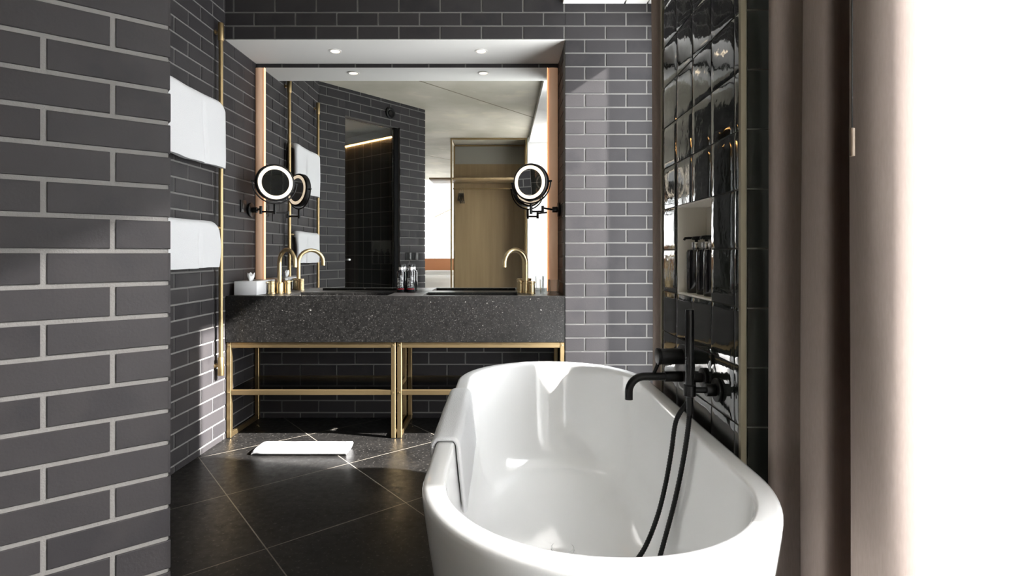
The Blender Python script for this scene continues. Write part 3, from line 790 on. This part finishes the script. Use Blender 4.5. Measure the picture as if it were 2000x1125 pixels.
# ------------------------------------------------------------------ towel rail, towels, bath mat
XR = -1.638
tr = thing('towel_rail', (XR, 2.86, .4), 'tall brass ladder towel rail on the left brick wall', 'towel rail')
for y in (2.535, 3.195):
    mb = MB().cyl((XR, y, .485), (XR, y, 2.39), .0125, seg=20)
    mb.cyl((XR, y, .408), (XR, y, .515), .0175, seg=24, bev=.002).cyl((XR, y, 2.36), (XR, y, 2.463), .0165, seg=24, bev=.002)
    mb.build('rail', BRASS, tr)
    for z in (.465, 2.41):
        MB().cyl((XL + .0045, y, z), (XR - .012, y, z), .008, seg=16).cyl((XL + .0005, y, z), (XL + .007, y, z), .014, seg=20, bev=.001).build('wall_bracket', BRASS, tr)
for z in (1.955, 1.268):
    MB().cyl((XR, 2.548, z), (XR, 3.182, z), .008, seg=16).build('rung', BRASS, tr)
def hung_towel(z, y0, y1, front, back, th, label, seed, crease):
    r = .0105; pts = []; ths = []; wbs = []
    nb = 8
    for k in range(nb + 1): pts.append((XR - r, z - back + back * k / nb)); ths.append(.012); wbs.append(.002)
    for k in range(1, 8): a = math.pi - math.pi * k / 8; pts.append((XR + r * math.cos(a), z + r * math.sin(a))); ths.append(.012 + (th - .012) * k / 8); wbs.append(.002 + .006 * k / 8)
    nf = 14
    for k in range(nf + 1): pts.append((XR + r + .004 * math.sin(k / nf * math.pi), z - front * k / nf)); ths.append(th); wbs.append(.008)
    mb = MB()
    def xf(y, zz): return -.017 * math.exp(-((y - crease - (z - zz) * .08) / .013) ** 2) * min(1, max(0, (z - zz) / .12)) if zz < z else 0
    cloth_slab(mb, pts, ths, y0, y1, ny=80, seed=seed, wobs=wbs)
    for v in mb.bm.verts:
        if v.co.x > XR + r + th * .5 and v.co.z < z: v.co.x += xf(v.co.y, v.co.z)
        e = max(0.0, (v.co.y - (y1 - .06)) / .06)
        v.co.z -= .034 * e * e * max(0.0, 1 - (z - v.co.z) / front) if v.co.z < z + .1 else 0
    tag(mb.build('towel', TOWEL, angle=70), label, 'towel', 'towels on the rail')
hung_towel(1.957, 2.60, 3.168, 0.345, .30, .032, 'large white towel on the upper bar of the towel rail', 1, 2.93)
hung_towel(1.270, 2.60, 3.12, .225, .205, .027, 'smaller white towel on the lower bar of the towel rail', 9, 2.90)
mb = MB(); rows = []
for k in range(61):                            # rounded fold at the left, slightly slanted at the right
    u = k / 60; x0 = -1.392 + .527 * u
    e = max(0.0, 1 - (x0 + 1.392) / .05); f = max(0.0, 1 - (-.865 - x0) / .008)
    hgt = .043 * math.sqrt(max(.02, 1 - e * e)) * (1 - .25 * f); row = []
    for m in range(32):
        a_ = 2 * math.pi * m / 32; c_, s_ = math.cos(a_), math.sin(a_)
        yy = 3.092 + .062 * math.copysign(abs(c_) ** .35, c_) * (1 - .12 * e); zz = .0015 + hgt / 2 + hgt / 2 * math.copysign(abs(s_) ** .45, s_)
        if zz > .01: zz += .002 * noise.noise(Vector((x0 * 8, yy * 14, 1)))
        row.append(mb.bm.verts.new((x0 + (.4 * zz * u * u), yy, zz)))
    rows.append(row)
for a_, b_ in zip(rows, rows[1:]):
    for m in range(32): mb.bm.faces.new([a_[m], a_[(m + 1) % 32], b_[(m + 1) % 32], b_[m]])
mb.bm.faces.new(rows[0][::-1]); mb.bm.faces.new(rows[-1])
tag(mb.build('bath_mat', TOWEL, angle=60), 'white folded bath mat on the dark floor before the washstand', 'bath mat')

# ------------------------------------------------------------------ curtains
def curtain(name, path, z0, z1, mat, label, cat, flare=0.0, th=.002, nz=14, group=None):
    pts = spline([Vector((x, y, 0)) for x, y in path], 8)
    mb = MB(); n = len(pts); c0 = sum(pts, Vector()) / n
    def f(u, v):
        i = u * (n - 1); k = min(int(i), n - 2); p = pts[k].lerp(pts[k + 1], i - k)
        z = z1 + (z0 - z1) * v
        wv = .010 * noise.noise(Vector((u * 9, v * 2.0, 5)))
        d = (p - c0) * flare * v
        return Vector((p.x + wv + d.x, p.y + wv * .6 + d.y, z))
    mb.grid(f, n, nz)
    o = mb.build(name, mat, angle=80, fix=False)
    md = o.modifiers.new('thickness', 'SOLIDIFY'); md.thickness = th; md.offset = 0
    return tag(o, label, cat, group)
folds = [(.80, 1.405), (.70, 1.395), (.675, 1.375), (.680, 1.345), (.74, 1.335), (.79, 1.325), (.80, 1.305), (.73, 1.29), (.690, 1.255), (.690, 1.215), (.705, 1.188), (.735, 1.20),
         (.765, 1.225), (.79, 1.235), (.802, 1.20), (.775, 1.16), (.735, 1.13), (.706, 1.11), (.697, 1.088), (.698, 1.065), (.704, 1.040), (.716, 1.021), (.735, 1.010), (.762, 1.008), (.785, 1.016)]
curtain('curtain', folds, .012, 2.628, CURTAIN, 'heavy taupe curtain gathered in folds beside the bathtub', 'curtain', flare=.05, nz=24)
folds2 = [(.80, 2.163), (.70, 2.166), (.665, 2.185), (.650, 2.225), (.66, 2.25), (.74, 2.262), (.77, 2.28), (.72, 2.30), (.66, 2.315), (.645, 2.345), (.66, 2.37), (.74, 2.376), (.76, 2.40), (.72, 2.43), (.68, 2.445), (.70, 2.458)]
curtain('curtain', folds2, .012, 2.628, CURTAIN, 'narrow taupe curtain edge behind the tiled pillar', 'curtain')
def sheer_path(x, y0, y1, amp, pitch, along='y'):
    n = int(abs(y1 - y0) / pitch * 4); out = []
    for k in range(n + 1):
        t_ = k / n; y = y0 + (y1 - y0) * t_
        a = amp * math.sin(k * math.pi / 2) * (1 + .3 * math.sin(k * 1.7))
        out.append((x + a, y) if along == 'y' else (y, x + a))
    return out
curtain('sheer_curtain', sheer_path(.872, 1.40, -.015, .022, .11), .012, 2.628, SHEER, 'white sheer curtain glowing at the window on the right', 'curtain', th=.0)
curtain('sheer_curtain', sheer_path(-4.25, -2.7, -.4, .03, .14, 'x'), .012, ZC - .002, SHEER, 'white sheer curtain at the far bedroom window seen in the mirror', 'curtain', th=.0)
for o in list(C.objects):
    if o.name.startswith('sheer_curtain'): o.modifiers.clear()
pc = thing('curtain_wand', (.70, 1.10, 1.3), 'thin dark curtain pull cord with a brass weight', 'curtain cord')
PX, PY = .660, 1.032
pc.location = (PX, PY, 1.3)
MB().cyl((PX, PY, 1.356), (PX, PY, 2.629), .0012, seg=8).build('cord', BLACK, pc)
MB().cyl((PX, PY, 1.303), (PX, PY, 1.356), .0048, seg=16, bev=.001).build('weight', pbr('dark_wood', (.10, .07, .045), .5), pc)

# ------------------------------------------------------------------ bedroom things seen in the mirror
wd = thing('wardrobe', (-.17, -.3, 0), 'open oak wardrobe with a thin brass frame, seen in the mirror', 'wardrobe')
wx0, wx1, wy0, wy1 = -.70, .346, -.055, -.555
MB().box(wx0, wx1, wy1 - .02, wy1, .002, 2.42).build('back_panel', OAK, wd)
MB().box(wx0, wx1, wy1 - .02, wy1, 2.42, ZC - .003).build('top_panel', pbr('grey_panel', (.33, .32, .28), .6), wd)
for x in (wx0, wx1 - .022):
    for y in (wy0, wy1 + .024): MB().box(x, x + .022, y - .022, y, .002, ZC - .003, bev=.002, seg=1).build('post', BRASS, wd)
    MB().box(x, x + .022, wy1 + .024, wy0 - .022, ZC - .025, ZC - .003, bev=.002, seg=1).build('rail', BRASS, wd)
for y in (wy0, wy1 + .024): MB().box(wx0 + .022, wx1 - .022, y - .022, y, ZC - .025, ZC - .003, bev=.002, seg=1).build('rail', BRASS, wd)
MB().box(-1.0, wx1 - .03, wy1 + .005, -.12, 2.14, 2.165, bev=.002).build('shelf', OAK, wd)
MB().cyl((wx0 + .012, -.32, 2.035), (wx1 - .012, -.32, 2.035), .011, seg=16).build('rod', BRASS, wd)
for k, x in enumerate((-.60, -.575, -.548)):
    lab = ('black clothes hanger on the wardrobe rod, outermost of three', 'black clothes hanger on the wardrobe rod, middle of three', 'black clothes hanger on the wardrobe rod, innermost of three')[k]
    o = thing('clothes_hanger', (x, -.32, 2.035), lab, 'hanger', 'hangers on the wardrobe rod')
    hk = [(x, -.32 + .016 * math.cos(a), 2.035 + .016 * math.sin(a)) for a in [-.3 + 3.9 * j / 14 for j in range(15)]]
    MB().tube(hk + [(x, -.325, 1.99), (x, -.32, 1.965)], .0022, 8).build('hook', CHROME, o)
    bar = [(x, -.53, 1.85), (x, -.50, 1.885), (x, -.40, 1.94), (x, -.32, 1.968), (x, -.24, 1.94), (x, -.14, 1.885), (x, -.11, 1.85)]
    MB().tube(spline(bar, 6), .009, 10).tube([(x, -.52, 1.862), (x, -.12, 1.862)], .005, 8).build('shoulder_bar', BLACK_PLASTIC, o)
bd = thing('bed', (-1.6, -2.6, 0), 'bed with white bedding and tan headboard, seen in the mirror', 'bed')
MB().box(-2.5, -.78, -3.9, -3.82, .05, 1.02, bev=.02).build('headboard', ORANGE, bd)
MB().box(-2.4, -.85, -3.80, -1.8, .30, .60, bev=.05, seg=4).build('mattress', LINEN, bd)
MB().box(-2.42, -.82, -3.2, -1.76, .35, .70, bev=.07, seg=5).build('duvet', LINEN, bd)
MB().box(-2.4, -.85, -3.80, -1.8, .002, .30, bev=.01).build('base', OAK, bd)
for x in (-2.35, -1.58): MB().box(x, x + .7, -3.79, -3.35, .60, .78, bev=.07, seg=5).build('pillow', LINEN, bd)
lp = thing('floor_lamp', (-1.25, -4.0, 0), 'thin brass pipe lamp frame beside the bed, seen in the mirror', 'lamp')
MB().tube([(-1.40, -4.02, 1.03), (-1.40, -4.02, 1.85), (-1.395, -4.0, 1.88), (-1.05, -3.8, 2.02)], .009, 10).build('pipe', BRASS2, lp)
MB().lathe([(0, .002), (.10, .002), (.10, .015), (.012, .02), (.010, 1.04), (0, 1.04)], (-1.40, -4.02, 0)).build('stand', BRASS2, lp)
